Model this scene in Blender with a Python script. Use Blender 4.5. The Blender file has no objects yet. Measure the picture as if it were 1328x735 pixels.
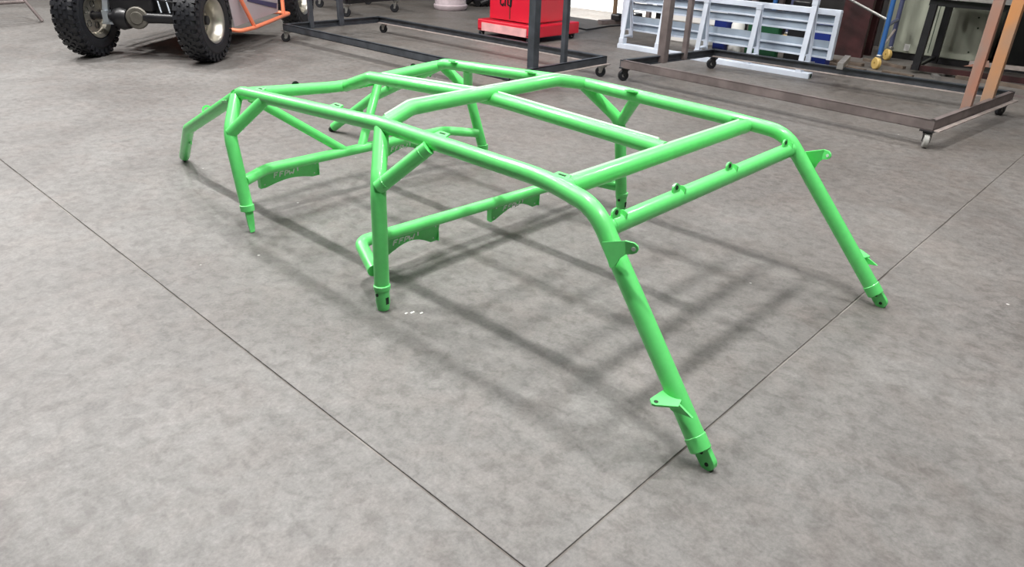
import bpy, math, random
from mathutils import Vector, Matrix
from math import sin, cos, pi, radians
V = Vector
random.seed(7)
col = bpy.context.scene.collection
scn = bpy.context.scene

# ------------------------------------------------------------------ camera
F_PX, PITCH, ROLL, YAW = 931.3, 0.46943, 0.03527, 0.82624
d = V((sin(YAW)*cos(PITCH), cos(YAW)*cos(PITCH), -sin(PITCH)))
r = V((cos(YAW), -sin(YAW), 0)); u = r.cross(d)
r2 = r*cos(ROLL) + u*sin(ROLL); u2 = -r*sin(ROLL) + u*cos(ROLL)
cam = bpy.data.objects.new('camera', bpy.data.cameras.new('camera')); col.objects.link(cam)
cam.data.sensor_width = 36; cam.data.lens = 36*F_PX/1328; cam.data.clip_end = 200
cam.matrix_world = Matrix(((r2.x, u2.x, -d.x, -2.0488), (r2.y, u2.y, -d.y, -0.7622), (r2.z, u2.z, -d.z, 1.25), (0, 0, 0, 1)))
scn.camera = cam

# ------------------------------------------------------------------ world, sun, shop lights and added fill lamps, exposure
w = bpy.data.worlds.new('world'); scn.world = w; w.use_nodes = True
nt = w.node_tree; nt.nodes.clear()
sky = nt.nodes.new('ShaderNodeTexSky'); sky.sky_type = 'HOSEK_WILKIE'; sky.turbidity = 4
sky.sun_direction = V((0.36, 0.10, 0.93)).normalized()
bg = nt.nodes.new('ShaderNodeBackground'); bg.inputs[1].default_value = 1.0
wo = nt.nodes.new('ShaderNodeOutputWorld')
nt.links.new(sky.outputs[0], bg.inputs[0]); nt.links.new(bg.outputs[0], wo.inputs[0])
sun = bpy.data.objects.new('sun', bpy.data.lights.new('sun', 'SUN')); col.objects.link(sun)
sun.data.energy = 16; sun.data.angle = 0.01; sun.data.color = (1, .97, .92)
sun.rotation_euler = V((0.36, 0.10, 0.93)).to_track_quat('Z', 'Y').to_euler()
LAMP_H = 5.3
def lamp(x, y, power, sx=.32, sy=1.15):
    l = bpy.data.lights.new('shop_or_fill_light', 'AREA'); l.shape = 'RECTANGLE'; l.size = sx; l.size_y = sy
    l.energy = power; l.color = (1, .975, .95)
    o = bpy.data.objects.new('shop_or_fill_light', l); o.location = (x, y, LAMP_H); col.objects.link(o)
for y, p in ((-4.2, 6), (-1.3, 104), (1.6, 162), (4.45, 130), (7.4, 185), (11.5, 310)): lamp(-.8, y, p*1.24, .13, .34)
for y, p in ((-4.2, 6), (-1.3, 88), (1.6, 114), (4.45, 110), (8.0, 130)): lamp(1.28, y, p*1.08, .24, .36)
for y in (1.2, 5.2): lamp(5.6, y, 95)  # added fill lamps to brighten the rack and back of the shop
lamp(3.4, -1.6, 42, .3, .5); lamp(3.4, 1.4, 26, .3, .5); lamp(-3, 9, 160, .3, .5)  # added fill for the floor at right and far back left
vs = scn.view_settings
vs.view_transform = 'Standard'; vs.look = 'None'; vs.gamma = 1; vs.use_curve_mapping = False
vs.exposure = 0.06

# ------------------------------------------------------------------ mesh helpers
class MB:
    def __init__(s): s.v = []; s.f = []
    def add(s, vs_, fs_):
        n = len(s.v); s.v += [tuple(p) for p in vs_]; s.f += [tuple(i+n for i in f) for f in fs_]
        return s
    def box(s, c, size, R=None):
        R = R or Matrix.Identity(3); c = V(c); h = V(size)/2
        p = [c + R @ V((h.x*a, h.y*b, h.z*e)) for a in (-1, 1) for b in (-1, 1) for e in (-1, 1)]
        return s.add(p, [(0,1,3,2), (4,6,7,5), (0,4,5,1), (2,3,7,6), (0,2,6,4), (1,5,7,3)])
    def bar(s, a, b, wd, ht, up=(0, 0, 1)):
        a, b = V(a), V(b); z = (b-a); L = z.length; z.normalize()
        x = z.cross(V(up))
        if x.length < 1e-4: x = z.cross(V((1, 0, 0)))
        x.normalize(); y = x.cross(z)
        return s.box((a+b)/2, (wd, ht, L), Matrix((x, y, z)).transposed())
    def tube(s, pts, rad, n=20, fil=None, cap=True):
        path = fillet(pts, fil) if fil else [V(p) for p in pts]
        m = len(path); rads = rad if isinstance(rad, (list, tuple)) else [rad]*m
        tan = []
        for i in range(m):
            a = path[max(i-1, 0)]; b = path[min(i+1, m-1)]
            tan.append((b-a).normalized())
        x = tan[0].orthogonal().normalized(); vs_ = []
        for i in range(m):
            x = (x - tan[i]*x.dot(tan[i])).normalized(); y = tan[i].cross(x)
            for k in range(n):
                t = 2*pi*k/n; vs_.append(path[i] + (x*cos(t) + y*sin(t))*rads[i])
        fs_ = [(i*n+k, i*n+(k+1) % n, (i+1)*n+(k+1) % n, (i+1)*n+k) for i in range(m-1) for k in range(n)]
        if cap: fs_ += [tuple(range(n-1, -1, -1)), tuple((m-1)*n+k for k in range(n))]
        return s.add(vs_, fs_)
    def lathe(s, prof, c, axis, n=40):           # prof: (along, radius)
        c = V(c); ax = V(axis).normalized(); x = ax.orthogonal().normalized(); y = ax.cross(x); vs_ = []; m = len(prof)
        for (h, q) in prof:
            for k in range(n):
                t = 2*pi*k/n; vs_.append(c + ax*h + (x*cos(t)+y*sin(t))*q)
        fs_ = [(i*n+k, i*n+(k+1) % n, (i+1)*n+(k+1) % n, (i+1)*n+k) for i in range(m-1) for k in range(n)]
        return s.add(vs_, fs_)
    def prism(s, poly, o, X, Y, th):             # 2D polygon in plane (X,Y) at o, thickness th centred
        o, X, Y = V(o), V(X).normalized(), V(Y).normalized(); N = X.cross(Y); k = len(poly)
        a = [o + X*p[0] + Y*p[1] - N*th/2 for p in poly]; b = [q + N*th for q in a]
        return s.add(a+b, [tuple(range(k-1, -1, -1)), tuple(range(k, 2*k))] + [(i, (i+1) % k, k+(i+1) % k, k+i) for i in range(k)])
    def build(s, name, mat, parent=None, smooth=False, bevel=0):
        me = bpy.data.meshes.new(name); me.from_pydata(s.v, [], s.f); me.materials.append(mat)
        if smooth:
            me.polygons.foreach_set('use_smooth', [True]*len(me.polygons))
            try: me.set_sharp_from_angle(angle=radians(40))
            except Exception: pass
        me.update()
        o = bpy.data.objects.new(name, me); col.objects.link(o)
        if parent: o.parent = parent; o.matrix_parent_inverse = parent_inv(parent)
        if bevel:
            b = o.modifiers.new('bevel', 'BEVEL'); b.width = bevel; b.segments = 2; b.limit_method = 'ANGLE'
        return o
def world_mat(o):
    m = Matrix.LocRotScale(o.location, o.rotation_euler, o.scale)
    return world_mat(o.parent) @ o.matrix_parent_inverse @ m if o.parent else m
def parent_inv(p): return world_mat(p).inverted()
def fillet(pts, fil):
    pts = [V(p) for p in pts]; n = len(pts)
    fr = fil if isinstance(fil, (list, tuple)) else [fil]*(n-2)
    out = [pts[0]]
    for i in range(1, n-1):
        p, a, b = pts[i], pts[i-1], pts[i+1]
        u_, v_ = (a-p), (b-p); la, lb = u_.length, v_.length; u_.normalize(); v_.normalize()
        ang = u_.angle(v_)
        if ang > pi-.01 or not fr[i-1]: out.append(p); continue
        t = min(fr[i-1]/math.tan(ang/2), la*.48, lb*.48); R_ = t*math.tan(ang/2)
        c = p + (u_+v_).normalized()*(R_/sin(ang/2))
        s0 = p+u_*t-c; s1 = p+v_*t-c; tot = s0.angle(s1); st = max(4, int(tot/radians(6)))
        for k in range(st+1):
            q = k/st; out.append(c + (s0*sin((1-q)*tot)+s1*sin(q*tot))/sin(tot))
    out.append(pts[-1]); return out
def thing(name, label, cat, loc=(0, 0, 0), group=None, rz=0):
    o = bpy.data.objects.new(name, None); col.objects.link(o); o.location = loc; o.rotation_euler = (0, 0, rz); o.empty_display_size = .1
    o['label'] = label; o['category'] = cat
    if group: o['group'] = group
    return o
def tag(o, label, cat, group=None):
    o['label'] = label; o['category'] = cat
    if group: o['group'] = group
    return o
def tree(o): return [o] + [c for ch in o.children for c in tree(ch)]
def dup(root, loc, label, rz=None):
    def cp(o, par):
        c = o.copy(); col.objects.link(c)
        if par: c.parent = par; c.matrix_parent_inverse = o.matrix_parent_inverse.copy()
        for k in kids.get(o.name, []): cp(k, c)
        return c
    kids = {}
    for o in tree(root): kids[o.name] = list(o.children)
    n = cp(root, None); n.location = loc; n['label'] = label
    if rz is not None: n.rotation_euler = (0, 0, rz)
    return n

# ------------------------------------------------------------------ materials
def mat(name, c, rough=.5, metal=0, noise=0, scale=12, bump=0, c2=None, coat=0, spec=.5, stretch=(1, 1, 1)):
    m = bpy.data.materials.new(name); m.use_nodes = True; t = m.node_tree; b = t.nodes['Principled BSDF']
    b.inputs['Roughness'].default_value = rough; b.inputs['Metallic'].default_value = metal
    b.inputs['Coat Weight'].default_value = coat; b.inputs['Coat Roughness'].default_value = .12
    b.inputs['Specular IOR Level'].default_value = spec
    b.inputs['Base Color'].default_value = (*c, 1)
    if noise or c2 or bump:
        tc = t.nodes.new('ShaderNodeTexCoord'); mp = t.nodes.new('ShaderNodeMapping'); mp.inputs['Scale'].default_value = stretch
        n = t.nodes.new('ShaderNodeTexNoise'); n.inputs['Scale'].default_value = scale; n.inputs['Detail'].default_value = 6
        t.links.new(tc.outputs['Object'], mp.inputs[0]); t.links.new(mp.outputs[0], n.inputs['Vector'])
        if noise or c2:
            rp = t.nodes.new('ShaderNodeValToRGB'); rp.color_ramp.elements[0].position = .38; rp.color_ramp.elements[1].position = .64
            lo = c2 or tuple(x*(1-noise) for x in c)
            rp.color_ramp.elements[0].color = (*lo, 1); rp.color_ramp.elements[1].color = (*c, 1)
            t.links.new(n.outputs[0], rp.inputs[0]); t.links.new(rp.outputs[0], b.inputs['Base Color'])
        if bump:
            bp = t.nodes.new('ShaderNodeBump'); bp.inputs['Strength'].default_value = bump; bp.inputs['Distance'].default_value = .002
            t.links.new(n.outputs[0], bp.inputs['Height']); t.links.new(bp.outputs[0], b.inputs['Normal'])
    return m
GREEN = mat('green_powder_coat', (.145, .77, .20), .36, coat=.3, noise=.05, scale=40)
PALE_GREEN = mat('pale_grey_green', (.60, .72, .63), .4)
LETTER = mat('pale_cutout_fill', (.92, .95, .92), .5)  # lit floor showing through the plate cuts, put into the colour
HOLE = mat('dark_hole', (.012, .03, .014), .7)
STEEL = mat('dark_blue_grey_steel', (.075, .085, .10), .42, .35, noise=.35, scale=9)
STEELB = mat('brown_grey_mill_steel', (.20, .165, .16), .5, .2, noise=.35, scale=7)
FLANGE = mat('pale_steel_and_lit_edge', (.52, .45, .42), .45, .3, noise=.3, scale=14)  # pale steel; on cart flanges the tone holds the light they catch
ZINC = mat('zinc_plate', (.42, .42, .40), .35, .8, noise=.2, scale=30)
RUBBER = mat('black_rubber', (.011, .012, .016), .5, noise=.3, scale=30)
GREYW = mat('grey_caster_tread', (.34, .34, .32), .5)
BLACK = mat('black_paint', (.014, .014, .016), .35, noise=.3)
CHROME = mat('polished_aluminium', (.62, .59, .52), .36, .9, noise=.15, scale=8)
BRACK = mat('bright_silver_bracket', (.62, .68, .74), .3, .7)
DISC = mat('dull_brake_disc', (.16, .15, .13), .5, .5, noise=.3)
ORANGE = mat('orange_frame_paint', (.86, .24, .12), .35, coat=.3)
PANEL = mat('grey_pink_side_panel', (.42, .37, .40), .4, noise=.08, scale=3)
NAVY = mat('navy_stripe', (.03, .022, .10), .4)
RED = mat('red_enamel', (.62, .012, .035), .28, coat=.4, noise=.1, scale=3)
REDP = mat('red_enamel_pink_glare', (.80, .42, .42), .35, noise=.25, scale=7)  # pink is a bright reflection put into the base colour
WHITEP = mat('white_blue_primer', (.62, .68, .78), .5, noise=.14, scale=5)
SLAT = mat('blue_grey_primer', (.30, .36, .43), .5, noise=.2, scale=4)
MAROON = mat('dark_maroon_column', (.05, .013, .014), .5, noise=.6, scale=5)
CREAM = mat('grey_green_enamel', (.40, .42, .34), .5, c2=(.22, .24, .19), scale=3.2, stretch=(1, 1, .3))
BLUE = mat('blue_scaffold_paint', (.035, .12, .33), .35)
NAVYG = mat('faded_navy_paint', (.07, .08, .15), .4)
YELLOW = mat('yellow_caster_tyre', (.62, .43, .14), .5)
RUST = mat('primer_rust_red', (.38, .16, .10), .55, c2=(.26, .20, .17), scale=4, stretch=(1, 1, .6))
ORRUST = mat('orange_primer', (.56, .24, .075), .5, c2=(.30, .22, .17), scale=1.8)
DARKWALL = mat('dark_sheet_wall', (.035, .033, .033), .7, noise=.5, scale=2)
WALLM = mat('near_black_wall', (.05, .05, .05), .8, noise=.1, scale=2)  # near black so the unseen walls and ceiling return little bounce light
WOODS = mat('weathered_board', (.17, .13, .10), .75, noise=.5, scale=6, stretch=(1, 4, 1))
SCRAP = mat('offcut_steel', (.34, .33, .32), .4, .5, noise=.3)
WHITE = mat('white_card', (.75, .75, .72), .6)
PINKB = mat('pinkish_white_drum', (.55, .47, .50), .45, noise=.15)
LEAF = mat('shrub_leaves', (.16, .30, .05), .6, noise=.5, scale=3)
WALLM2 = mat('outdoor_concrete', (.50, .50, .47), .8, noise=.1)
GRASS = mat('outdoor_ground', (.45, .50, .36), .9, noise=.25, scale=1.2)
BOTG = mat('green_plastic', (.012, .07, .03), .35)
BLUEC = mat('royal_blue_plastic', (.012, .025, .17), .35)

def concrete():
    m = bpy.data.materials.new('worn_concrete'); m.use_nodes = True; t = m.node_tree; N = t.nodes; L = t.links; b = N['Principled BSDF']
    tc = N.new('ShaderNodeTexCoord')
    def noise(sc, det=5, ro=.6, dist=0, st=(1, 1, 1)):
        mp = N.new('ShaderNodeMapping'); mp.inputs['Scale'].default_value = st; L.new(tc.outputs['Object'], mp.inputs[0])
        n = N.new('ShaderNodeTexNoise'); n.inputs['Scale'].default_value = sc; n.inputs['Detail'].default_value = det
        n.inputs['Roughness'].default_value = ro; n.inputs['Distortion'].default_value = dist; L.new(mp.outputs[0], n.inputs['Vector']); return n.outputs[0]
    def ramp(x, stops):
        rp = N.new('ShaderNodeValToRGB'); e = rp.color_ramp.elements
        for i, (p, c) in enumerate(stops):
            el = e[i] if i < 2 else e.new(p); el.position = p; el.color = (*c, 1)
        L.new(x, rp.inputs[0]); return rp.outputs[0]
    def mix(a, c, f, mode='MIX'):
        mx = N.new('ShaderNodeMix'); mx.data_type = 'RGBA'; mx.blend_type = mode
        if isinstance(f, float): mx.inputs[0].default_value = f
        else: L.new(f, mx.inputs[0])
        for s, i in ((a, 6), (c, 7)):
            if isinstance(s, tuple): mx.inputs[i].default_value = (*s, 1)
            else: L.new(s, mx.inputs[i])
        return mx.outputs[2]
    base = ramp(noise(1.1, 6, .62, .6), [(.30, (.112, .106, .101)), (.66, (.172, .168, .163))])
    blot = ramp(noise(24, 4, .6, .5, (1, .8, 1)), [(.34, (.74, .73, .725)), (.5, (.98, .98, .98)), (.68, (1.16, 1.16, 1.16))])
    warm = ramp(noise(4.5, 5, .6, .8), [(.45, (0,)*3), (.70, (.55,)*3)])
    c = mix(base, blot, 1.0, 'MULTIPLY')
    c = mix(c, mix(c, (1.03, .95, .92), 1.0, 'MULTIPLY'), warm)
    fine = ramp(noise(90, 5, .75), [(.3, (.66, .66, .66)), (.7, (1.26, 1.26, 1.26))])
    c = mix(c, fine, .75, 'MULTIPLY')
    # stains: brown grime, greater towards the far working side of the shop
    sp = N.new('ShaderNodeSeparateXYZ'); L.new(tc.outputs['Object'], sp.inputs[0])
    mr = N.new('ShaderNodeMapRange'); mr.inputs[1].default_value = -.6; mr.inputs[2].default_value = 5.0; mr.inputs[3].default_value = .0; mr.inputs[4].default_value = .75
    L.new(sp.outputs[0], mr.inputs[0])
    sc = noise(2.3, 6, .65, .5, (1, .5, 1))
    ml = N.new('ShaderNodeMath'); ml.operation = 'MULTIPLY'; L.new(mr.outputs[0], ml.inputs[0]); 
    rg = ramp(sc, [(.30, (0.25,)*3), (.62, (1,)*3)]); L.new(rg, ml.inputs[1])
    c = mix(c, mix(c, (.78, .71, .635), 1.0, 'MULTIPLY'), ml.outputs[0])
    wisps = ramp(noise(3.2, 7, .6, 2.2), [(.60, (0,)*3), (.72, (.22,)*3)])
    c = mix(c, (.23, .226, .222), wisps)
    spk = N.new('ShaderNodeTexVoronoi'); spk.inputs['Scale'].default_value = 4.2; L.new(tc.outputs['Object'], spk.inputs['Vector'])
    sm = ramp(spk.outputs['Distance'], [(.018, (1,)*3), (.03, (0,)*3)])
    c = mix(c, (.45, .445, .43), sm)
    L.new(c, b.inputs['Base Color'])
    rr = N.new('ShaderNodeMapRange'); rr.inputs[3].default_value = .44; rr.inputs[4].default_value = .62; L.new(noise(5, 4), rr.inputs[0]); L.new(rr.outputs[0], b.inputs['Roughness'])
    bp = N.new('ShaderNodeBump'); bp.inputs['Strength'].default_value = .25; bp.inputs['Distance'].default_value = .003
    L.new(noise(45, 5, .7), bp.inputs['Height']); L.new(bp.outputs[0], b.inputs['Normal'])
    return m
CONC = concrete()
JOINT = mat('joint_filler', (.24, .222, .205), .8, c2=(.075, .064, .058), scale=2.6)

# ------------------------------------------------------------------ the setting
def struct(o): o['kind'] = 'structure'; return o
JX, JY, X0, X1, Y0, Y1 = -1.20, -.08, -8, 7.7, -8, 17
floor = struct(MB().box(((X0+X1)/2, (Y0+Y1)/2, -.05), (X1-X0, Y1-Y0, .092)).build('floor', JOINT))
g = .003
for a, b_, c_, e_ in ((X0, JX-g, Y0, JY-g), (JX+g, X1, Y0, JY-g), (X0, JX-g, JY+g, Y1), (JX+g, X1, JY+g, Y1)):
    MB().box(((a+b_)/2, (c_+e_)/2, -.01), (b_-a, e_-c_, .02)).build('concrete_slab', CONC, floor, bevel=.002)
Z = 6.2
struct(MB().box(((X0+X1)/2, (Y0+Y1)/2, Z+.1), (X1-X0, Y1-Y0, .2)).build('ceiling', WALLM))
struct(MB().box((X0-.1, (Y0+Y1)/2, Z/2), (.2, Y1-Y0, Z)).build('wall_left', WALLM))
struct(MB().box(((X0+X1)/2, Y0-.1, Z/2), (X1-X0, .2, Z)).build('wall_front', WALLM))
struct(MB().box(((X0+X1)/2, Y1+.1, Z/2), (X1-X0, .2, Z)).build('wall_back', WALLM))
DY0, DY1, DZ = 5.25, 8.7, 3.2
struct(MB().box((X1+.1, (Y0+DY0)/2, Z/2), (.2, DY0-Y0, Z)).box((X1+.1, (DY1+Y1)/2, Z/2), (.2, Y1-DY1, Z))
       .box((X1+.1, (DY0+DY1)/2, (Z+DZ)/2), (.2, DY1-DY0, Z-DZ)).build('wall_right', DARKWALL))
struct(MB().box((X1+10.2, 8, -.06), (20, 40, .1)).build('ground', GRASS))
struct(MB().box((X1+1.1, 7, -.035), (2.2, 12, .07)).build('trim_2', WALLM2))

# ------------------------------------------------------------------ the green roll cage
UP = V((0, 0, 1))
T = .0268
cage = thing('roll_cage', 'bright green tubular roll cage frame standing on the grey concrete floor', 'roll cage', (0, 0, 0))
def tube(name, pts, rad=T, fil=None, n=24): return MB().tube(pts, rad, n, fil).build(name, GREEN, cage, smooth=True)
def mir(pts, s): return [(s*p[0], p[1], p[2]) for p in pts]
AF = (.637, -.178, .0); AC = (.578, .300, .571)
rail = [(.482, 3.165, .03), (.566, 2.845, .262), (.574, 2.206, .551), (.563, 1.25, .603), (.545, .50, .590), AC, (.631, -.135, .05)]
for s in (-1, 1):
    tube('side_rail', mir(rail, s), fil=[.09, .14, 2.0, .8, .15])
tube('front_crossbar', [(-.575, .268, .519), (.575, .268, .519)])
tube('roof_crossbar', [(-.540, .443, .578), (.540, .443, .578)])
tube('arched_crossbar', [(-.562, 1.248, .596), (-.405, 1.277, .631), (.405, 1.277, .631), (.562, 1.248, .602)], fil=.12)
tube('rear_crossbar', [(-.590, 2.235, .535), (-.56, 2.25, .535), (0, 2.30, .488), (.56, 2.25, .535), (.590, 2.235, .535)], fil=[.05, .9, .05])
tube('roof_spine', [(0, .46, .583), (0, 1.28, .612), (0, 2.075, .567), (0, 2.285, .492)], fil=[3, .10])
# harness bars behind each pair of pillars
tube('harness_bar', [(-.716, 1.125, .135), (-.642, 1.31, .163), (.640, 1.30, .130), (.717, 1.107, .118)], .0235, [.055, .055])
tube('harness_bar', [(-.689, 2.070, .214), (-.529, 2.165, .212), (.529, 2.16, .207), (.689, 2.055, .186)], .0235, [.12, .12])
pil = {'centre': [[(.563, 1.245, .594), (.685, 1.118, .440), (.714, 1.088, .07)]],
       'rear': [[(.592, 2.232, .530), (.690, 2.138, .408), (.708, 2.035, .10)]]}
for s in (-1, 1):
    tube('centre_pillar', mir(pil['centre'][0], s), fil=.13)
    tube('rear_pillar', mir(pil['rear'][0], s), fil=.16)
    tube('pillar_brace', mir([(.583, .975, .585), (.686, 1.113, .438)], s), .0245)
    tube('pillar_brace', mir([(.575, 2.020, .552), (.686, 2.135, .408)], s), .0245)
tube('diagonal_brace', [(-.52, 2.245, .515), (-.115, 2.167, .218)], .0215)
tube('diagonal_brace', [(.20, 2.275, .505), (-.01, 2.167, .216)], .0215)
# thin pale strips lying along the roof tubes
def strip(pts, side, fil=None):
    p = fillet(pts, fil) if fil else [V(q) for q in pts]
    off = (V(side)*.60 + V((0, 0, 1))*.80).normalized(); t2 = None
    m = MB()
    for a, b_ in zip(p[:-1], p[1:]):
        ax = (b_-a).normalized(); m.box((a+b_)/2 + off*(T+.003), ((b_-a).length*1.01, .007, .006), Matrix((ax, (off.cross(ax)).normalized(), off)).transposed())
    m.build('pale_strip', PALE_GREEN, cage)['label'] = 'thin pale strip along the tube'
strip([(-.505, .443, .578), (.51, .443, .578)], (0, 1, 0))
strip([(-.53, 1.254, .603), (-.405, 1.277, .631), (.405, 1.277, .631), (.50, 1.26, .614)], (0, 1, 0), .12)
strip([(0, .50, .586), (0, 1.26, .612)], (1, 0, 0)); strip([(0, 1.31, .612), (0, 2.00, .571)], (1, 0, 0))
# small tabs on the front crossbar
def ear(o, X, Y, wd=.036, ht=.027, hole=True, name='tab', m_=GREEN):
    poly = [(-wd/2, -.006), (wd/2, -.006), (wd/2, ht*.45)] + [(wd/2*cos(t), ht*.45+ht*.55*sin(t)) for t in [pi*k/8 for k in range(1, 8)]] + [(-wd/2, ht*.45)]
    t_ = MB().prism(poly, o, X, Y, .006).build(name, m_, cage)
    if hole:
        N_ = V(X).normalized().cross(V(Y).normalized())
        MB().lathe([(-.0045, 0.0001), (-.0045, .007), (.0045, .007), (.0045, .0001)], V(o)+V(Y).normalized()*ht*.55, N_, 12).build('bolt_hole', HOLE, t_)
    return t_
for x in (-.535, -.235, .085, .50):
    ear((x, .262, .543), (1, 0, 0), (0, .15, 1))
    ear((x+.03, .262, .541), (0, 1, 0), (0.2, 0, 1), .03, .016, False)
# flat tabs lying inside the rails
for s in (-1, 1):
    for (x, y, z) in ((.52, .47, .602), (.53, .97, .619), (.54, 1.55, .607), (.548, 2.10, .577)):
        MB().prism([(-.03, -.012), (.03, -.012), (.024, .016), (-.024, .016)], (s*x, y, z), (0, 1, 0), (-s, 0, .25), .006).build('flat_tab', GREEN, cage)
        MB().box((s*(x-.004), y, z+.004), (.008, .026, .002)).build('tab_slot', HOLE, cage)
for x, dz in ((-.27, -.012), (.43, -.006)):
    e = ear((x, 2.285, .535+dz), (1, 0, 0), (0, .2, 1), .034, .026, False, 'black_tab', BLACK)
# brackets on the windscreen legs
leg = (V(AF)-V(AC)).normalized()
for s in (-1, 1):
    ld = V((s*leg.x, leg.y, leg.z)); fw = V((0, -.77, .64)); fw = (fw-ld*fw.dot(ld)).normalized(); side = V((s, 0, 0)); side = (side-ld*side.dot(ld)).normalized()
    pm = [(.236, .506), (.165, .532), (.160, .497), (.175, .480), (.184, .456), (.197, .448)]
    b0 = MB().prism([(a, b_-.49) for a, b_ in pm], (s*.626, 0, .49), (0, 1, 0), (-s*.14, 0, 1), .006).build('upper_bracket', GREEN, cage)
    q0 = V((s*.623, .166, 0)); tdir = V((-s*.35, -1, 0)).normalized()
    tp_ = [(0, .532), (.024, .531), (.034, .524), (.037, .515), (.033, .506), (.022, .500), (.004, .496)]
    tb = MB().prism(tp_, q0, tdir, (0, 0, 1), .006).build('bracket_tab', GREEN, b0)
    MB().lathe([(-.0045, .0001), (-.0045, .006), (.0045, .006), (.0045, .0001)], q0+tdir*.024+V((0, 0, .515)), tdir.cross(UP), 12).build('bolt_hole', PALE_GREEN, b0)
    lb = [(-.632, -.008), (-.610, -.055), (-.668, -.075), (-.704, -.030), (-.706, -.020), (-.692, -.006)]
    lb = [(-s*a, b_) for a, b_ in lb]
    b1 = MB().prism(lb if s < 0 else lb[::-1], (0, 0, .165), (1, 0, 0), (0, 1, 0), .006).build('lower_bracket', GREEN, cage)
    MB().prism([(-.020, .163), (-.070, .166), (-.112, .146), (-.052, .138)], (s*.655, 0, 0), (0, 1, 0), (0, 0, 1), .006).build('bracket_gusset', GREEN, b1)
    MB().lathe([(-.0042, .0001), (-.0042, .006), (.0042, .006), (.0042, .0001)], (s*.692, -.024, .165), (0, 0, 1), 12).build('bolt_hole', HOLE, b1)
    # feet: sleeve and rounded clevis plate
    e0 = V((s*.631, -.135, .05)); 
    sl = MB().tube([e0-ld*.035, e0-ld*.033, e0+ld*.004, e0+ld*.006], [T, T+.0022, T+.0022, T], 24).build('foot_sleeve', GREEN, cage, smooth=True)
    wv = side
    poly = [(-.024, -.016), (.022, -.016), (.023, .040)] + [(.001+.022*cos(t), .042+.022*sin(t)) for t in [pi*k/10 for k in range(0, 11)]] + [(-.022, .03)]
    cl = MB().prism(poly, e0 + V((.006, 0, 0)), fw, ld, .018).build('foot_plate', GREEN, cage, bevel=.002)
    for hh in (.010, .044):
        MB().lathe([(-.0100, .0001), (-.0100, .0058), (.0100, .0058), (.0100, .0001)], e0 + V((.006, 0, 0)) + ld*hh, (1, 0, 0), 12).build('bolt_hole', HOLE, cl)
    # centre pillar foot: sleeve and slotted socket
    e = V((s*.7145, 1.086, .075)); dn = (V((s*.716, 1.083, 0))-e).normalized()
    MB().tube([e-dn*.02, e-dn*.018, e-dn*.004, e-dn*.002], [T, T+.003, T+.003, T], 24).build('foot_sleeve', GREEN, cage, smooth=True)
    so = MB().tube([e-dn*.004, e+dn*.045, e+dn*.075], [.0255, .0255, .021], 20).build('foot_socket', GREEN, cage, smooth=True)
    MB().box(e+V((s*-.0, -.0245, -.035)), (.012, .006, .026)).build('slot', HOLE, so)
    MB().lathe([(0, .0001), (0, .006), (.004, .006), (.004, .0001)], e+V((-.0245, -.004, -.012)), (-1, 0, 0), 12).build('bolt_hole', HOLE, so)
    # rear pillar foot: half round tongue
    e = V((s*.708, 2.035, .10)); tp = V((s*.711, 2.022, .0 if s < 0 else .0)); dn = (tp-e).normalized()
    MB().tube([e-dn*.022, e-dn*.02, e+dn*.004, e+dn*.006], [T, T+.003, T+.003, T], 24).build('foot_sleeve', GREEN, cage, smooth=True)
    tg = MB().prism([(-.019, -.01), (.019, -.01), (.015, .06), (.010, .098), (-.010, .098), (-.015, .06)], e+V((0, -.010, 0)), (1, 0, 0), dn, .008)
    tg.prism([(-.014, -.01), (.012, -.01), (.006, .085), (-.006, .085)], e+V((s*-.014, 0, 0)), (0, 1, 0), dn, .006).build('foot_tongue', GREEN, cage, bevel=.001)
    # rear leg foot, dark socket; knee tab and ring bracket
    e = V((s*.482, 3.165, .03)); dn = V((s*-.08, .28, -.22)).normalized()
    MB().tube([e-dn*.01, e+dn*.036], [.020, .015], 16).build('foot_plug', HOLE, cage)['label'] = 'dark plug in the open tube end'
    a0 = V((s*.568, 2.66, .345))
    rg = MB(); cx = a0+V((s*-.03, 0, .030))
    rg.lathe([(-.004, .024), (.004, .024), (.004, .014), (-.004, .014), (-.004, .024)], cx+V((s*.0, 0, .01)), V((s*.35, -.8, .3)), 20)
    rg.box(a0+V((s*-.022, 0, .012)), (.03, .008, .04)).build('ring_bracket', GREEN, cage)
    MB().box((s*.536, 2.93, .185), (.006, .03, .05)).build('knee_tab', GREEN, cage)
    MB().prism([(-.03, 0), (.03, 0), (.0, -.045)], (s*.60, 2.33, .50), (0, 1, -.2), (s*.4, 0, .9), .006).build('corner_gusset', GREEN, cage)
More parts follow.
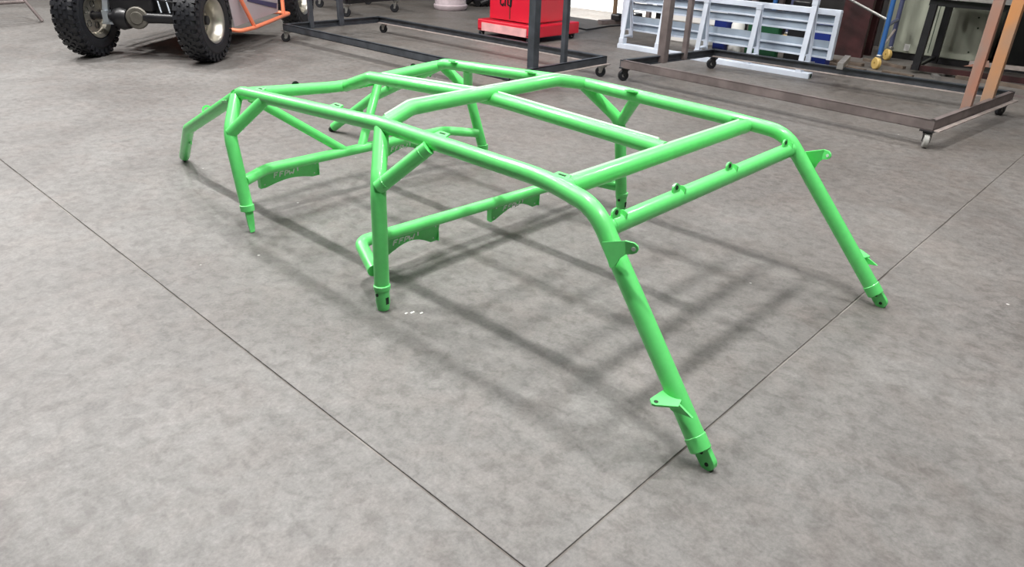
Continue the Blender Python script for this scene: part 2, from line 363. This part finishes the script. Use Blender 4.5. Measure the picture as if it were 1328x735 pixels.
# hanging plates with cut lettering
def plate(xc, y, ztop, hw, hd, rise):
    n = 16; poly = [(-hw, 0), (hw, 0), (hw, -hd)]; fl_ = hw*.80
    for k in range(n+1):
        q = fl_ - 2*fl_*k/n; poly.append((q, -hd + rise*cos(pi/2*q/fl_)))
    poly.append((-hw, -hd)); tl = .30
    up = V((0, -tl, 1)).normalized(); nf = V((0, -1, -tl)).normalized(); o = V((xc, y, ztop))
    p = MB().prism(poly, o, (1, 0, 0), up, .004).build('mounting_plate', GREEN, cage)
    for sx in (-1, 1):
        MB().box(o-up*hd*.52+nf*-.012+V((sx*hw, 0, 0)), (.004, .028, hd*.92)).build('plate_flange', GREEN, p)
        for zz in (.3, .82):
            MB().lathe([(0, .0001), (0, .0035), (.001, .0035), (.001, .0001)], o+V((sx*hw*.86, 0, 0))-up*hd*zz+nf*.002, nf, 10).build('bolt_hole', LETTER, p)
    gl = {'F': [((0, 0), (0, 1)), ((0, 1), (.6, 1)), ((0, .55), (.45, .55))],
          'E': [((0, 0), (0, 1)), ((0, 1), (.6, 1)), ((0, .5), (.45, .5))],
          'P': [((0, 0), (0, 1)), ((0, 1), (.55, .9)), ((.55, .9), (.5, .5)), ((.5, .5), (0, .45))],
          'W': [((0, .9), (.15, 0)), ((.15, 0), (.4, .45)), ((.4, .45), (.7, 0)), ((.7, 0), (.85, 1))],
          "'": [((0, 1), (.1, .35)), ((-.12, 1), (.1, 1))]}
    m = MB(); x = -.085; h = .030
    for ch, adv in (('F', .024), ('F', .022), ('P', .018), ('W', .036), ("'", .01)):
        for a, b_ in gl[ch]:
            A = o + V((x+a[0]*h, 0, 0)) + up*(-.058 + a[1]*h*.85) + nf*.003; B = o + V((x+b_[0]*h, 0, 0)) + up*(-.058 + b_[1]*h*.85) + nf*.003
            m.bar(A, B, .0016, .0055, (1, 0, 0.01))
        x += adv*1.2
    m.build('cut_lettering', LETTER, p)
plate(-.392, 1.312, .150, .150, .112, .048); plate(.222, 1.308, .138, .158, .098, .048)
plate(-.398, 2.180, .208, .152, .102, .022); plate(.275, 2.178, .203, .142, .092, .040)
# cut marks: weld beads at the main joints
def bead(c, ax, rr):
    MB().lathe([(-.003, rr-.001), (-.001, rr+.001), (.002, rr+.001), (.004, rr-.001)], c, ax, 20).build('weld_bead', GREEN, cage, smooth=True)
for s in (-1, 1):
    bead(V((s*.549, .268, .519)), (1, 0, 0), T); bead(V((s*.514, .443, .578)), (1, 0, 0), T)
    bd = (V((s*.583, .975, .585))-V((s*.686, 1.113, .438))).normalized()
    bead(V((s*.583, .975, .585))-bd*.03, bd, .0245); bead(V((s*.686, 1.113, .438))+bd*.03, bd, .0245)
bead(V((-.027, 1.28, .6305)), (1, 0, 0), T); bead(V((.027, 1.28, .6305)), (1, 0, 0), T)

# ------------------------------------------------------------------ rolling steel carts
def caster(par, x, y, ang=0, H=.115, tread=RUBBER, fork=ZINC, wr=.046):
    ax = V((cos(ang), sin(ang), 0)); fd = V((-sin(ang), cos(ang), 0)); c = V((x, y, wr)) + fd*.022
    pl = MB().box((x, y, H-.004), (.10, .085, .008)).box((x, y, H-.016), (.05, .05, .016)).build('caster', fork, par)
    f = MB()
    for s in (-1, 1): f.prism([(-.028, 0), (.028, 0), (.014, -(H-.02-wr)-.01), (-.014+.01, -(H-.02-wr)-.01)], V((x, y, H-.018))+ax*s*.023+fd*.01, fd, (0, 0, 1), .004)
    f.build('caster_fork', fork, pl)
    MB().lathe([(-.017, .012), (-.017, wr-.006), (-.012, wr), (.012, wr), (.017, wr-.006), (.017, .012), (-.017, .012)], c, ax, 24).build('caster_wheel', tread, pl, smooth=True)
    MB().lathe([(-.019, .0005), (-.019, .014), (.019, .014), (.019, .0005)], c, ax, 14).build('axle_hub', SCRAP, pl)
def channel(par, name, a, b_, inward, m_, ht=.068, z0=.115, flange=None, fw_=.035):
    a, b_, n = V((*a, 0)), V((*b_, 0)), V((*inward, 0)); up = V((0, 0, 1)); ax = (b_-a).normalized(); L = (b_-a).length
    R_ = Matrix((ax, n, up)).transposed(); c = (a+b_)/2
    o = MB().box(c+n*.004+up*(z0+ht/2), (L, .008, ht), R_).box(c+n*(fw_/2)+up*(z0+ht-.004), (L, fw_, .007), R_).build(name, m_, par)
    MB().box(c+n*(flange if flange else fw_/2)+up*(z0+.003), (L, fw_, .006), R_).build('lower_flange', FLANGE if flange else m_, o)  # exposed lips take the pale colour, painted as if lit from above
    return o
ca = thing('rolling_cart', 'dark blue-grey steel channel cart on casters, between the buggy and the red tool chest', 'cart', (2.15, 3.2, 0))
x0, x1, y0, y1 = 2.12, 3.38, 3.18, 6.52
channel(ca, 'long_beam', (x0, y0), (x0, y1), (1, 0), STEEL)
channel(ca, 'long_beam', (x1, y0), (x1, y1), (-1, 0), STEEL, flange=.035)
channel(ca, 'end_beam', (x0, y0), (x1, y0), (0, 1), STEEL, flange=-.02)
channel(ca, 'end_beam', (x0, y1), (x1, y1), (0, -1), STEEL)
for (x, y, a_, tr) in ((x0+.06, y0+.05, .8, RUBBER), (x1-.02, y0+.02, .3, RUBBER), (x0+.03, y1-.03, .9, RUBBER), (x1+.03, y1-.07, .4, RUBBER)): caster(ca, x, y, a_, tread=tr)
for (x, y, w_) in ((2.44, y0+.05, .068), (2.83, y0+.05, .045), (2.45, y1-.03, .045), (2.83, y1-.03, .055)):
    MB().bar((x, y, .118), (x, y, 1.35), w_, w_).build('post', STEEL, ca, bevel=.003)
for y in (y0+.05, y1-.03): MB().bar((x0+.3, y, 1.37), (x1-.3, y, 1.37), .05, .05).build('top_rail', STEEL, ca)
cb = thing('rolling_cart', 'brown steel channel cart on casters with two rust-orange posts at its near end', 'cart', (3.2, .4, 0))
A_, B_, C_, D_ = (3.16, .40), (3.33, 3.0), (4.62, 2.82), (4.74, .27)
def nrm(p, q, sgn=1):
    v = V((q[0]-p[0], q[1]-p[1])).normalized(); return (v.y*sgn, -v.x*sgn)
channel(cb, 'long_beam', A_, B_, nrm(A_, B_), STEELB)
channel(cb, 'long_beam', D_, C_, nrm(D_, C_, -1), STEEL, flange=.035)
channel(cb, 'end_beam', A_, D_, nrm(A_, D_, -1), STEELB, flange=-.025)
channel(cb, 'end_beam', B_, C_, nrm(B_, C_), STEEL)
for (x, y, a_, tr) in ((3.19, .43, 1.9, GREYW), (4.70, .31, 1.2, RUBBER), (3.39, 2.97, .9, RUBBER), (4.60, 2.78, .8, RUBBER)): caster(cb, x, y, a_, tread=tr, fork=BLACK)
for (x, y, w_, m_, nm) in ((3.85, .39, .062, RUST, 'dull red primer post'), (4.31, .36, .075, ORRUST, 'orange primer post'), (3.85, 2.90, .075, STEELB, None), (4.16, 2.86, .045, STEELB, None)):
    p_ = MB().bar((x, y, .118), (x, y, 1.45), w_, w_).build('post', m_, cb, bevel=.003)
    if nm: p_['label'] = nm
MB().bar((3.6, .43, 1.48), (4.5, .43, 1.48), .06, .06).build('top_rail', RUST, cb); MB().bar((3.6, 2.92, 1.48), (4.5, 2.92, 1.48), .06, .06).build('top_rail', STEELB, cb)
tag(MB().bar((4.44, 1.52, .222), (4.98, 1.66, .215), .05, .05).build('steel_offcut_bar', SCRAP), 'short grey square bar lying across the cart beam by the white rack', 'bar')

# ------------------------------------------------------------------ white slatted rack
rk = thing('slatted_rack', 'white and blue-grey slatted steel rack standing on the floor behind the carts', 'rack', (4.88, 1.9, 0))
MB().box((4.90, 3.03, .025), (.085, 2.20, .05)).build('base_rail', WHITEP, rk, bevel=.003)
MB().lathe([(-.002, .0001), (-.002, .02), (.006, .02), (.006, .0001)], (4.90, 1.93, .025), (0, -1, 0), 14).build('rail_end_hole', HOLE, rk)
px_ = 5.10
MB().box((px_-.01, 3.045, .575), (.05, 2.41, .05)).build('top_rail', WHITEP, rk, bevel=.003)
for z_, hh in ((.505, .07), (.425, .07), (.285, .075), (.205, .07)):
    s_ = MB().box((px_+.01, 3.045, z_), (.006, 2.34, hh)).build('slat', SLAT, rk)
    MB().box((px_-.004, 3.045, z_-hh/2+.004), (.03, 2.34, .014)).build('slat_lip', WHITEP, s_)
for y_ in (1.86, 4.23):
    MB().box((px_-.01, y_, .375), (.055, .045, .43)).build('end_post', WHITEP, rk, bevel=.003)
for y_, top in ((2.04, .66), (2.57, .57), (3.14, .58), (3.62, .54), (4.09, .60)):
    gm = MB()
    gm.bar((4.875, y_, .05), (4.965, y_, top), .012, .055, (0, 1, 0)) if False else None
    gm.box((4.90, y_, .08), (.075, .055, .06))
    gm.bar((4.87, y_, .05), (4.945, y_, top), .05, .014, (1, 0, 0)); gm.bar((5.05, y_, .10), (4.965, y_, top), .05, .014, (1, 0, 0))
    gm.box((4.955, y_, .125), (.14, .05, .014)); gm.box((4.955, y_, top), (.05, .055, .05))
    gm.build('a_bracket', WHITEP, rk, bevel=.002)
    MB().prism([(4.905, .20), (5.01, .20), (4.96, top-.03)], (0, y_, 0), (1, 0, 0), (0, 0, 1), .006).build('bracket_web', SLAT, rk)

# ------------------------------------------------------------------ off-road buggy at the back left
a_ = V((.62, -.785, 0)).normalized(); bdir = V((.785, .62, 0)).normalized(); 
WR = .355; RW = V((1.04, 5.83, WR)) - a_*.085; LW = RW - a_*1.09
bg_ = thing('off_road_buggy', 'off-road buggy with knobbly black tyres and orange tube frame, cropped by the photo top', 'buggy', (RW+LW)/2 - V((0, 0, WR)))
def wheel(c, out, par):
    W = .105
    prof = [(-W+.015, .185), (-W, .21), (-W-.003, .27), (-W+.02, .325), (-W+.045, .345), (W-.045, .345), (W-.02, .325), (W+.003, .27), (W, .21), (W-.015, .185)]
    t = MB().lathe(prof, c, out, 48)
    x = out.orthogonal().normalized(); y = out.cross(x)
    for row, (off, ln, wd) in enumerate(((-.076, .05, .042), (-.037, .038, .025), (0, .038, .025), (.037, .038, .025), (.076, .05, .042))):
        for k in range(30):
            th = 2*pi*(k+(row % 2)*.5)/30; rd = x*cos(th)+y*sin(th); tn = y*cos(th)-x*sin(th)
            R_ = Matrix((out, tn, rd)).transposed(); rr = .343 if abs(off) < .07 else .333
            t.box(c+out*off+rd*rr, (wd, ln*.72, .026), R_)
    for k in range(30):
        th = 2*pi*(k+.5)/30; rd = x*cos(th)+y*sin(th); tn = y*cos(th)-x*sin(th)
        for s in (-1, 1): t.box(c+out*s*.100+rd*.305, (.012, .03, .04), Matrix((out, tn, rd)).transposed())
    tt = t.build('tire', RUBBER, par)
    rp = [(q_*.82, w_) for q_, w_ in [(-.118, .182), (-.125, .192), (-.118, .178), (-.10, .165), (-.03, .155), (.0, .15), (.03, .16), (.10, .172), (.112, .182), (.124, .193), (.118, .180), (.098, .166), (.03, .150), (.0, .145), (-.03, .15), (-.10, .16), (-.118, .178)]]
    rim = MB().lathe(rp, c, out, 48).build('rim', CHROME, tt, smooth=True)
    ds = MB().lathe([(-.052, .03), (-.048, .147), (-.040, .147), (-.030, .07), (-.022, .05), (-.022, .0005)], c, out, 36)
    ds.build('wheel_disc', CHROME, tt, smooth=True)
    hb = MB().lathe([(-.06, .0005), (-.06, .04), (.04, .04), (.045, .03), (.045, .0005)], c, out, 18)
    for k in range(5):
        th = 2*pi*k/5; q = c-out*.028+(x*cos(th)+y*sin(th))*.06; hb.lathe([(-.004, .012), (.012, .012), (.012, .0005)], q, out, 6)
        q = c-out*.055+(x*cos(th+.6)+y*sin(th+.6))*.095; hb.lathe([(-.004, .03), (.022, .03), (.022, .0005)], q, out, 12)
    hb.build('hub', BLACK, tt)
for b0 in (0, 2.28):
    wheel(RW+bdir*b0, a_, bg_); wheel(LW+bdir*b0, -a_, bg_)
c0 = (RW+LW)/2
MB().tube([LW+a_*.05, LW+a_*.30, LW+a_*.5], [.03, .034, .04], 16).tube([LW+a_*.52, RW-a_*.42, RW-a_*.05], [.052, .044, .04], 16).build('axle', BLACK, bg_, smooth=True)
MB().lathe([(-.06, .0005), (-.06, .085), (.0, .10), (.06, .085), (.06, .0005)], LW+a_*.34-V((0, 0, .015)), a_, 20).build('gear_housing', BLACK, bg_, smooth=True)
dc = LW+a_*.50
MB().lathe([(-.02, .0005), (-.02, .095), (.0, .095), (.008, .085), (.008, .055), (.020, .05), (.020, .0005)], dc-bdir*.05, a_*.25-bdir, 30).build('brake_disc', DISC, bg_)
for q in (.19, .90):
    p = LW+a_*q
    MB().box(p, (.05, .07, .10), Matrix((a_, bdir, UP)).transposed()).bar(p+UP*.05, p+UP*.16+a_*.02, .03, .05).bar(p-UP*.06-a_*.05, p-UP*.06+a_*.06, .03, .02).build('axle_bracket', BRACK, bg_)
for q, hh in ((.90, .42), (.30, .36)):
    p = LW+a_*q+UP*.07+bdir*.04; m = MB(); n_ = 9
    pts = []
    for k in range(n_*12+1):
        t = 2*pi*k/12; pts.append(p+UP*(hh*k/(n_*12))+(a_*cos(t)+bdir*sin(t))*.05)
    m.tube(pts, .009, 6).build('coil_spring', BRACK if q > .5 else STEEL, bg_, smooth=True)
    MB().tube([p-UP*.03, p+UP*(hh+.1)], .02, 12).build('shock_body', SCRAP, bg_)
MB().box(c0+bdir*.35+UP*.17-a_*.02, (.62, .62, .30), Matrix((a_, bdir, UP)).transposed()).box(c0+bdir*.15+UP*.16-a_*.1, (.4, .35, .22), Matrix((a_, bdir, UP)).transposed()).build('engine_block', BLACK, bg_, bevel=.02)
m = MB()
for q in (.18, .42, .78, .98):
    m.tube([LW+a_*q+UP*.06, LW+a_*(.3+q*.45)+bdir*.75+UP*.08], .018, 10)
m.tube([LW+a_*.30+UP*.12, LW+a_*.62+UP*.17, LW+a_*.95+UP*.12], .012, 8); m.build('control_arm', BLACK, bg_, smooth=True)
for q in (.72, .80): MB().tube([LW+a_*q+UP*.05+bdir*-.02, LW+a_*(q-.03)+UP*.16], .008, 8).build('brake_line', BRACK, bg_)
SILL = .20
def bp(al, bl, z): return V((1.04, 5.83, 0)) + a_*al + bdir*bl + UP*z
for s_, al in ((1, .03), (-1, -1.36)):
    MB().tube([bp(al-.42*s_, .46, SILL+.05), bp(al-.03*s_, .52, SILL), bp(al, .80, SILL), bp(al, 1.75, SILL+.03), bp(al-.35*s_, 1.85, SILL+.03)], .020, 14, .05).build('sill_tube', ORANGE, bg_, smooth=True)
    MB().tube([bp(al, .80, SILL), bp(al-.03*s_, .62, .48), bp(al-.05*s_, .58, 1.0), bp(al-.2*s_, .9, 1.5)], .020, 14, .08).build('side_tube', ORANGE, bg_, smooth=True)
    MB().tube([bp(al-.05*s_, 1.7, SILL+.03), bp(al-.08*s_, 1.8, .7), bp(al-.2*s_, 1.3, 1.5)], .020, 14, .08).build('side_tube', ORANGE, bg_, smooth=True)
    P_ = MB().prism([(.50, .24), (1.60, .26), (1.66, .62), (.42, .62)], bp(al-.07*s_, 0, 0), bdir, UP, .006).build('side_panel', PANEL, bg_)
    MB().prism([(.85, .44), (1.55, .30), (1.58, .35), (.85, .47)], bp(al-.066*s_+.002*s_, 0, 0), bdir, UP, .006).build('panel_stripe', NAVY, P_)
MB().box(bp(-.66, 1.05, .32), (.95, 1.3, .10), Matrix((a_, bdir, UP)).transposed()).build('floor_pan', BLACK, bg_)
MB().box(bp(-.66, 1.0, .62), (1.0, .9, .42), Matrix((a_, bdir, UP)).transposed()).build('seat_tub', BLACK, bg_, bevel=.04)
MB().tube([bp(-.2, .9, 1.5), bp(-1.15, .9, 1.5)], .02, 12).tube([bp(-.2, 1.3, 1.5), bp(-1.15, 1.3, 1.5)], .02, 12).tube([bp(-.2, .9, 1.5), bp(-.2, 1.3, 1.5)], .02, 12).tube([bp(-1.15, .9, 1.5), bp(-1.15, 1.3, 1.5)], .02, 12).build('roof_hoop', ORANGE, bg_, smooth=True)

# ------------------------------------------------------------------ red tool chest
tc_ = thing('tool_chest', 'red enamel rolling tool chest with a flared base, behind the blue-grey cart', 'tool chest', (4.7, 5.2, 0))
o_ = V((4.42, 4.98, 0)); ex = V((1, 0, 0)); CX0, CX1, CY0, CY1 = 4.30, 4.94, 4.93, 5.60
MB().box(((CX0+CX1)/2, (CY0+CY1)/2, .72), (CX1-CX0, CY1-CY0, 1.04)).build('cabinet', RED, tc_, bevel=.01)
MB().box(((CX0+CX1)/2, (CY0+CY1)/2, .125), (CX1-CX0+.20, CY1-CY0+.20, .13)).build('base_skirt', RED, tc_, bevel=.012)
MB().box((CX0-.105, (CY0+CY1)/2, .112), (.012, CY1-CY0+.04, .09)).build('kick_panel', REDP, tc_)
MB().box((CX0-.002, CY0+.34, .72), (.006, .008, 1.0)).build('door_gap', HOLE, tc_)
m = MB(); YL, ZL = 5.42, .355
for yy, pts in ((YL, [((0, .12), (.0, .02)), ((0, .02), (.04, 0)), ((.04, 0), (.05, .03))]), (YL-.075, [((0, .12), (0, 0))]), (YL-.115, [((0, .12), (0, .02)), ((0, .02), (.05, 0)), ((.05, 0), (.06, .12))])):
    for p, q in pts: m.bar((CX0-.004, yy-p[0], ZL+p[1]), (CX0-.004, yy-q[0], ZL+q[1]), .004, .018, (0, 1, .3))
m.build('lettering', BLACK, tc_)
for (x, y) in ((CX0, CY0), (CX1, CY0), (CX0, CY1), (CX1, CY1)): caster(tc_, x+(.05 if x > 4.6 else -.05), y+(.05 if y > 5.2 else -.05), 1.2, .085, fork=BLACK, wr=.034)
tag(MB().tube([(5.16, 5.02, .10), (5.6, 5.15, .02), (6.2, 5.25, .012), (6.9, 5.1, .012)], .010, 8, .2).build('power_cable', RUBBER, smooth=True), 'black cable running from the red tool chest along the floor', 'cable')

# ------------------------------------------------------------------ things at the back
tag(MB().lathe([(0, .0005), (0, .22), (.03, .25), (.07, .255), (.08, .235), (.10, .235), (.55, .20), (.55, .0005)], (5.72, 7.86, 0), UP, 36).build('round_drum', PINKB, smooth=True), 'pinkish white round drum standing left of the red tool chest', 'drum')
m = MB()
for i in range(5):
    m.tube([(6.35+random.uniform(-.1, .3), 8.1+random.uniform(-.3, .3), .05), (6.5+random.uniform(-.2, .3), 8.0+random.uniform(-.3, .3), .16), (6.7+random.uniform(-.2, .2), 8.1+random.uniform(-.3, .3), .04)], .05, 10, .05)
tag(m.build('hose_bundle', BLACK, smooth=True), 'dark bundled hose lying between the drum and the red chest', 'hose')
st = thing('trestle_stand', 'thin dark steel trestle stand at the far left edge', 'stand', (.4, 9.35, 0))
MB().tube([(.62, 9.30, .01), (.52, 9.42, .24), (.40, 9.55, .7)], .018, 10).build('leg', STEELB, st)
MB().tube([(-.6, 9.25, .22), (.52, 9.42, .22)], .018, 10).build('cross_tube', STEELB, st)
MB().tube([(-.6, 9.25, .7), (.40, 9.55, .7)], .018, 10).build('top_tube', STEELB, st); MB().tube([(-.7, 9.1, .01), (-.6, 9.25, .24), (-.6, 9.25, .7)], .018, 10).build('leg', STEELB, st)
tc3 = thing('tall_rack_cart', 'steel rack on grey casters behind the blue-grey cart, cropped by the photo top', 'cart', (4.4, 8.3, 0))
for (x, y) in ((3.9, 7.9), (4.78, 7.98), (5.05, 8.98), (4.2, 9.0)): caster(tc3, x, y, .7, .16, RUBBER, wr=.06)
for a0, b0 in (((3.9, 7.9), (4.78, 7.98)), ((4.78, 7.98), (5.05, 8.98)), ((5.05, 8.98), (4.2, 9.0)), ((4.2, 9.0), (3.9, 7.9))):
    MB().bar((*a0, .20), (*b0, .20), .05, .07).build('base_beam', BLACK, tc3)
for (x, y) in ((3.9, 7.9), (4.78, 7.98), (5.05, 8.98), (4.2, 9.0)): MB().bar((x, y, .22), (x, y, 1.3), .04, .04).build('post', BLACK, tc3)
# stands by the doorway
jt = thing('pipe_stand', 'brown pipe and pale board standing on a low steel sled by the doorway', 'stand', (6.6, 5.5, 0))
MB().box((6.75, 5.35, .03), (.9, .10, .05), Matrix.Rotation(radians(-18), 3, 'Z')).build('sled', STEELB, jt)
MB().tube([(6.55, 5.42, .05), (6.55, 5.42, 1.2)], .03, 12).build('pipe', mat('brown_pipe', (.16, .10, .06), .5), jt)
MB().box((6.82, 5.36, .6), (.16, .04, 1.1)).build('pale_board', mat('pale_board', (.5, .46, .38), .7), jt)
MB().box((6.58, 5.38, .09), (.16, .14, .09)).box((6.85, 5.30, .09), (.2, .16, .10)).build('foot_clamp', BLACK, jt, bevel=.02)
# red-brown column
struct(MB().box((6.86, 2.22, 3.1), (.06, .30, 6.2)).box((6.72, 2.22, 3.1), (.22, .02, 6.2)).box((6.60, 2.22, 3.1), (.06, .30, 6.2)).build('trim_1', MAROON))
# scaffold
sc = thing('rolling_scaffold', 'blue tube scaffold on yellow casters beside the grey-green cabinet', 'scaffold', (6.2, 1.75, 0))
for (x, y, m_) in ((5.985, 1.70, BLUE), (6.70, 1.83, NAVYG), (6.1, 2.95, BLUE), (6.8, 3.05, NAVYG)):
    MB().tube([(x, y, .14), (x, y, 1.8)], .024, 14).build('upright', m_, sc, smooth=True)
    cw = MB().lathe([(-.022, .012), (-.022, .052), (-.014, .060), (.014, .060), (.022, .052), (.022, .012), (-.022, .012)], (x-.01, y+.01, .060), V((.75, -.6, 0)), 26).build('caster_wheel', YELLOW, sc, smooth=True)
    MB().lathe([(.105, .0005), (.11, .030), (.135, .034), (.15, .02)], (x, y, 0), UP, 16).box((x, y, .09), (.012, .04, .06)).build('caster_swivel', ZINC, cw)
MB().tube([(5.985, 1.70, .47), (6.05, 2.6, .80), (6.1, 2.95, 1.0)], .013, 10).build('diagonal_brace', ZINC, sc)
for z_ in (.42, .9, 1.5): MB().tube([(5.985, 1.70, z_), (6.70, 1.83, z_)], .018, 10).build('rung', NAVYG, sc)
MB().tube([(5.985, 1.70, .20), (6.70, 1.83, .32)], .012, 8).build('low_brace', FLANGE, sc)
# cabinet
cbx = thing('metal_cabinet', 'grey-green enamel metal cabinet against the dark wall', 'cabinet', (7.2, 1.5, 0))
MB().box((7.12, 1.50, .62), (.45, 1.04, 1.1)).build('body', CREAM, cbx, bevel=.01)
MB().box((7.12, 1.50, .035), (.40, .98, .07)).build('plinth', BLACK, cbx)
MB().box((6.892, 1.72, .13), (.003, .055, .07)).build('sticker', WHITE, cbx)['label'] = 'small white sticker'
MB().box((6.892, 1.50, .62), (.004, .006, 1.04)).build('door_gap', HOLE, cbx)
for y_, z_ in ((1.12, .5), (1.10, .40), (1.12, .16), (1.03, .12)): MB().lathe([(0, .0005), (0, .009), (.003, .009), (.003, .0005)], (6.894, y_, z_), (-1, 0, 0), 10).build('rivet', HOLE, cbx)
tag(MB().box((7.27, .30, .35), (.45, 1.1, .7)).build('black_crate', BLACK), 'black crate standing right of the grey-green cabinet', 'crate')
# black steel bench frame
fr = thing('bench_frame', 'black steel bench frame with two legs in front of the grey-green cabinet', 'frame', (6.2, 1.2, 0))
MB().bar((6.18, 1.42, .66), (6.28, -.5, .66), .07, .06).build('top_beam', BLACK, fr)
MB().bar((6.13, 1.42, .05), (6.35, -.5, .05), .05, .05).build('bottom_beam', MAROON, fr)
MB().bar((6.10, 1.37, .03), (6.14, 1.37, .64), .065, .055).build('leg', BLACK, fr); MB().bar((6.74, 1.38, .03), (6.74, 1.38, .70), .065, .055).build('leg', BLACK, fr)
MB().bar((6.12, 1.37, .06), (6.75, 1.38, .09), .03, .03).build('side_beam', BLACK, fr)
MB().box((6.48, .45, .70), (.74, 2.0, .012)).build('bench_top', SCRAP, fr)
# dark shelving behind the bench
sh = thing('shelf_rack', 'dark shelving behind the rust-orange posts at the right edge', 'shelf', (7.2, -.9, 0))
for z_ in (.12, .30, .42, .54, .66): MB().box((7.25, -.95, z_), (.6, 1.3, .02)).build('shelf', STEELB, sh)
for y_ in (-.32, -1.58): MB().box((6.97, y_, .5), (.04, .04, 1.0)).build('upright', BLACK, sh)
# low bars in front of it
tag(MB().bar((6.5, 1.0, .11), (6.75, -1.2, .12), .03, .04).build('steel_bar', FLANGE), 'long pale steel bar lying low behind the bench frame', 'bar')
tag(MB().prism([(0, 0), (.20, .08), (.22, .02)], (6.3, 1.0, .10), (0, -1, 0), (0, 0, 1), .01).build('primer_bracket', RUST), 'small red primer triangular bracket on the bench frame', 'bracket')
# scraps on the floor
G = 'offcuts strewn on the floor under the bench frame'
for i, (x, y, sx, sy, sz, rot, m_, lb) in enumerate((
    (5.98, 1.14, .16, .05, .03, .5, SCRAP, 'pale square offcut lying nearest under the bench frame'),
    (6.30, 1.12, .15, .06, .03, .4, SCRAP, 'pale square offcut just behind the nearest one'),
    (6.35, .85, .25, .05, .03, .9, SCRAP, 'grey offcut strip left of the rust post foot'),
    (5.75, 1.95, .5, .05, .03, 1.3, WOODS, 'brown board offcut by the right end of the white rack'),
    (6.05, 2.2, .7, .07, .03, 1.5, WOODS, 'long brown board behind the right end of the white rack'),
    (6.35, 1.75, .5, .05, .025, 1.2, WOODS, 'brown board between the scaffold casters'),
    (5.85, 1.45, .3, .05, .02, 1.4, WOODS, 'thin brown board in front of the scaffold'),
    (6.1, .55, .9, .05, .03, 1.5, WOODS, 'brown board lying along the front of the bench frame'),
    (5.6, .5, .6, .04, .02, 1.6, STEELB, 'dark steel strip on the floor behind the brown cart'),
    (5.5, 2.2, .14, .09, .05, .3, SCRAP, 'small block behind the white rack base'),
    (5.65, 3.6, .15, .12, .09, .2, WHITE, 'white block seen under the left end of the rack'))):
    tag(MB().box((0, 0, sz/2), (sx, sy, sz)).build('floor_offcut', m_), lb, 'offcut', G)
    o = bpy.data.objects[-1] if False else None
    ob = [q for q in col.objects if q.name.startswith('floor_offcut')][-1]; ob.location = (x, y, .0005); ob.rotation_euler = (0, 0, rot)
# things seen through and over the rack
tag(MB().box((5.95, 3.85, .30), (.25, .75, .13)).box((5.95, 3.85, .12), (.2, .6, .24)).build('pale_carton', WHITE, bevel=.01), 'pale carton behind the left end of the white rack', 'carton')
tag(MB().box((5.62, 3.28, .15), (.12, .13, .30)).box((5.62, 3.28, .32), (.13, .15, .14)).build('blue_box', BLUEC, bevel=.01), 'blue box seen through the white rack between the posts', 'box')
tag(MB().lathe([(0, .0005), (0, .07), (.30, .07), (.36, .05), (.40, .03), (.40, .0005)], (5.62, 3.10, 0), UP, 20).build('white_jug', WHITE, smooth=True), 'white jug beside the blue box behind the rack', 'jug')
tag(MB().box((5.62, 2.79, .19), (.11, .36, .38)).build('green_box', BOTG, bevel=.03), 'dark green box behind the white rack', 'box')
tag(MB().box((5.70, 2.18, .2), (.14, .17, .40)).build('blue_can', BLUEC, bevel=.01), 'deep blue can behind the right half of the rack', 'can')
tag(MB().box((5.74, 2.45, .30), (.25, .18, .60)).build('dark_crate', BLACK, bevel=.01), 'dark crate behind the right half of the white rack', 'crate')
wb = thing('work_bench', 'dark workbench along the wall behind the white rack', 'bench', (7.0, 3.9, 0))
MB().box((7.15, 4.25, .78), (.9, 1.7, .06)).build('bench_top', SCRAP, wb)
for y_ in (3.5, 5.0):
    for x_ in (6.75, 7.5): MB().box((x_, y_, .375), (.06, .06, .75)).build('leg', STEELB, wb)
MB().box((7.2, 4.25, .35), (.7, 1.4, .5)).build('cupboard', BLACK, wb)
# pale flecks beside the centre pillar foot
tag(MB().box((-.66, .99, .0012), (.016, .007, .002)).box((-.64, .965, .0012), (.012, .006, .002)).box((-.68, 1.0, .0012), (.010, .006, .002)).build('paint_flakes', WHITE), 'pale paint flakes on the floor beside the near centre pillar foot', 'flakes')
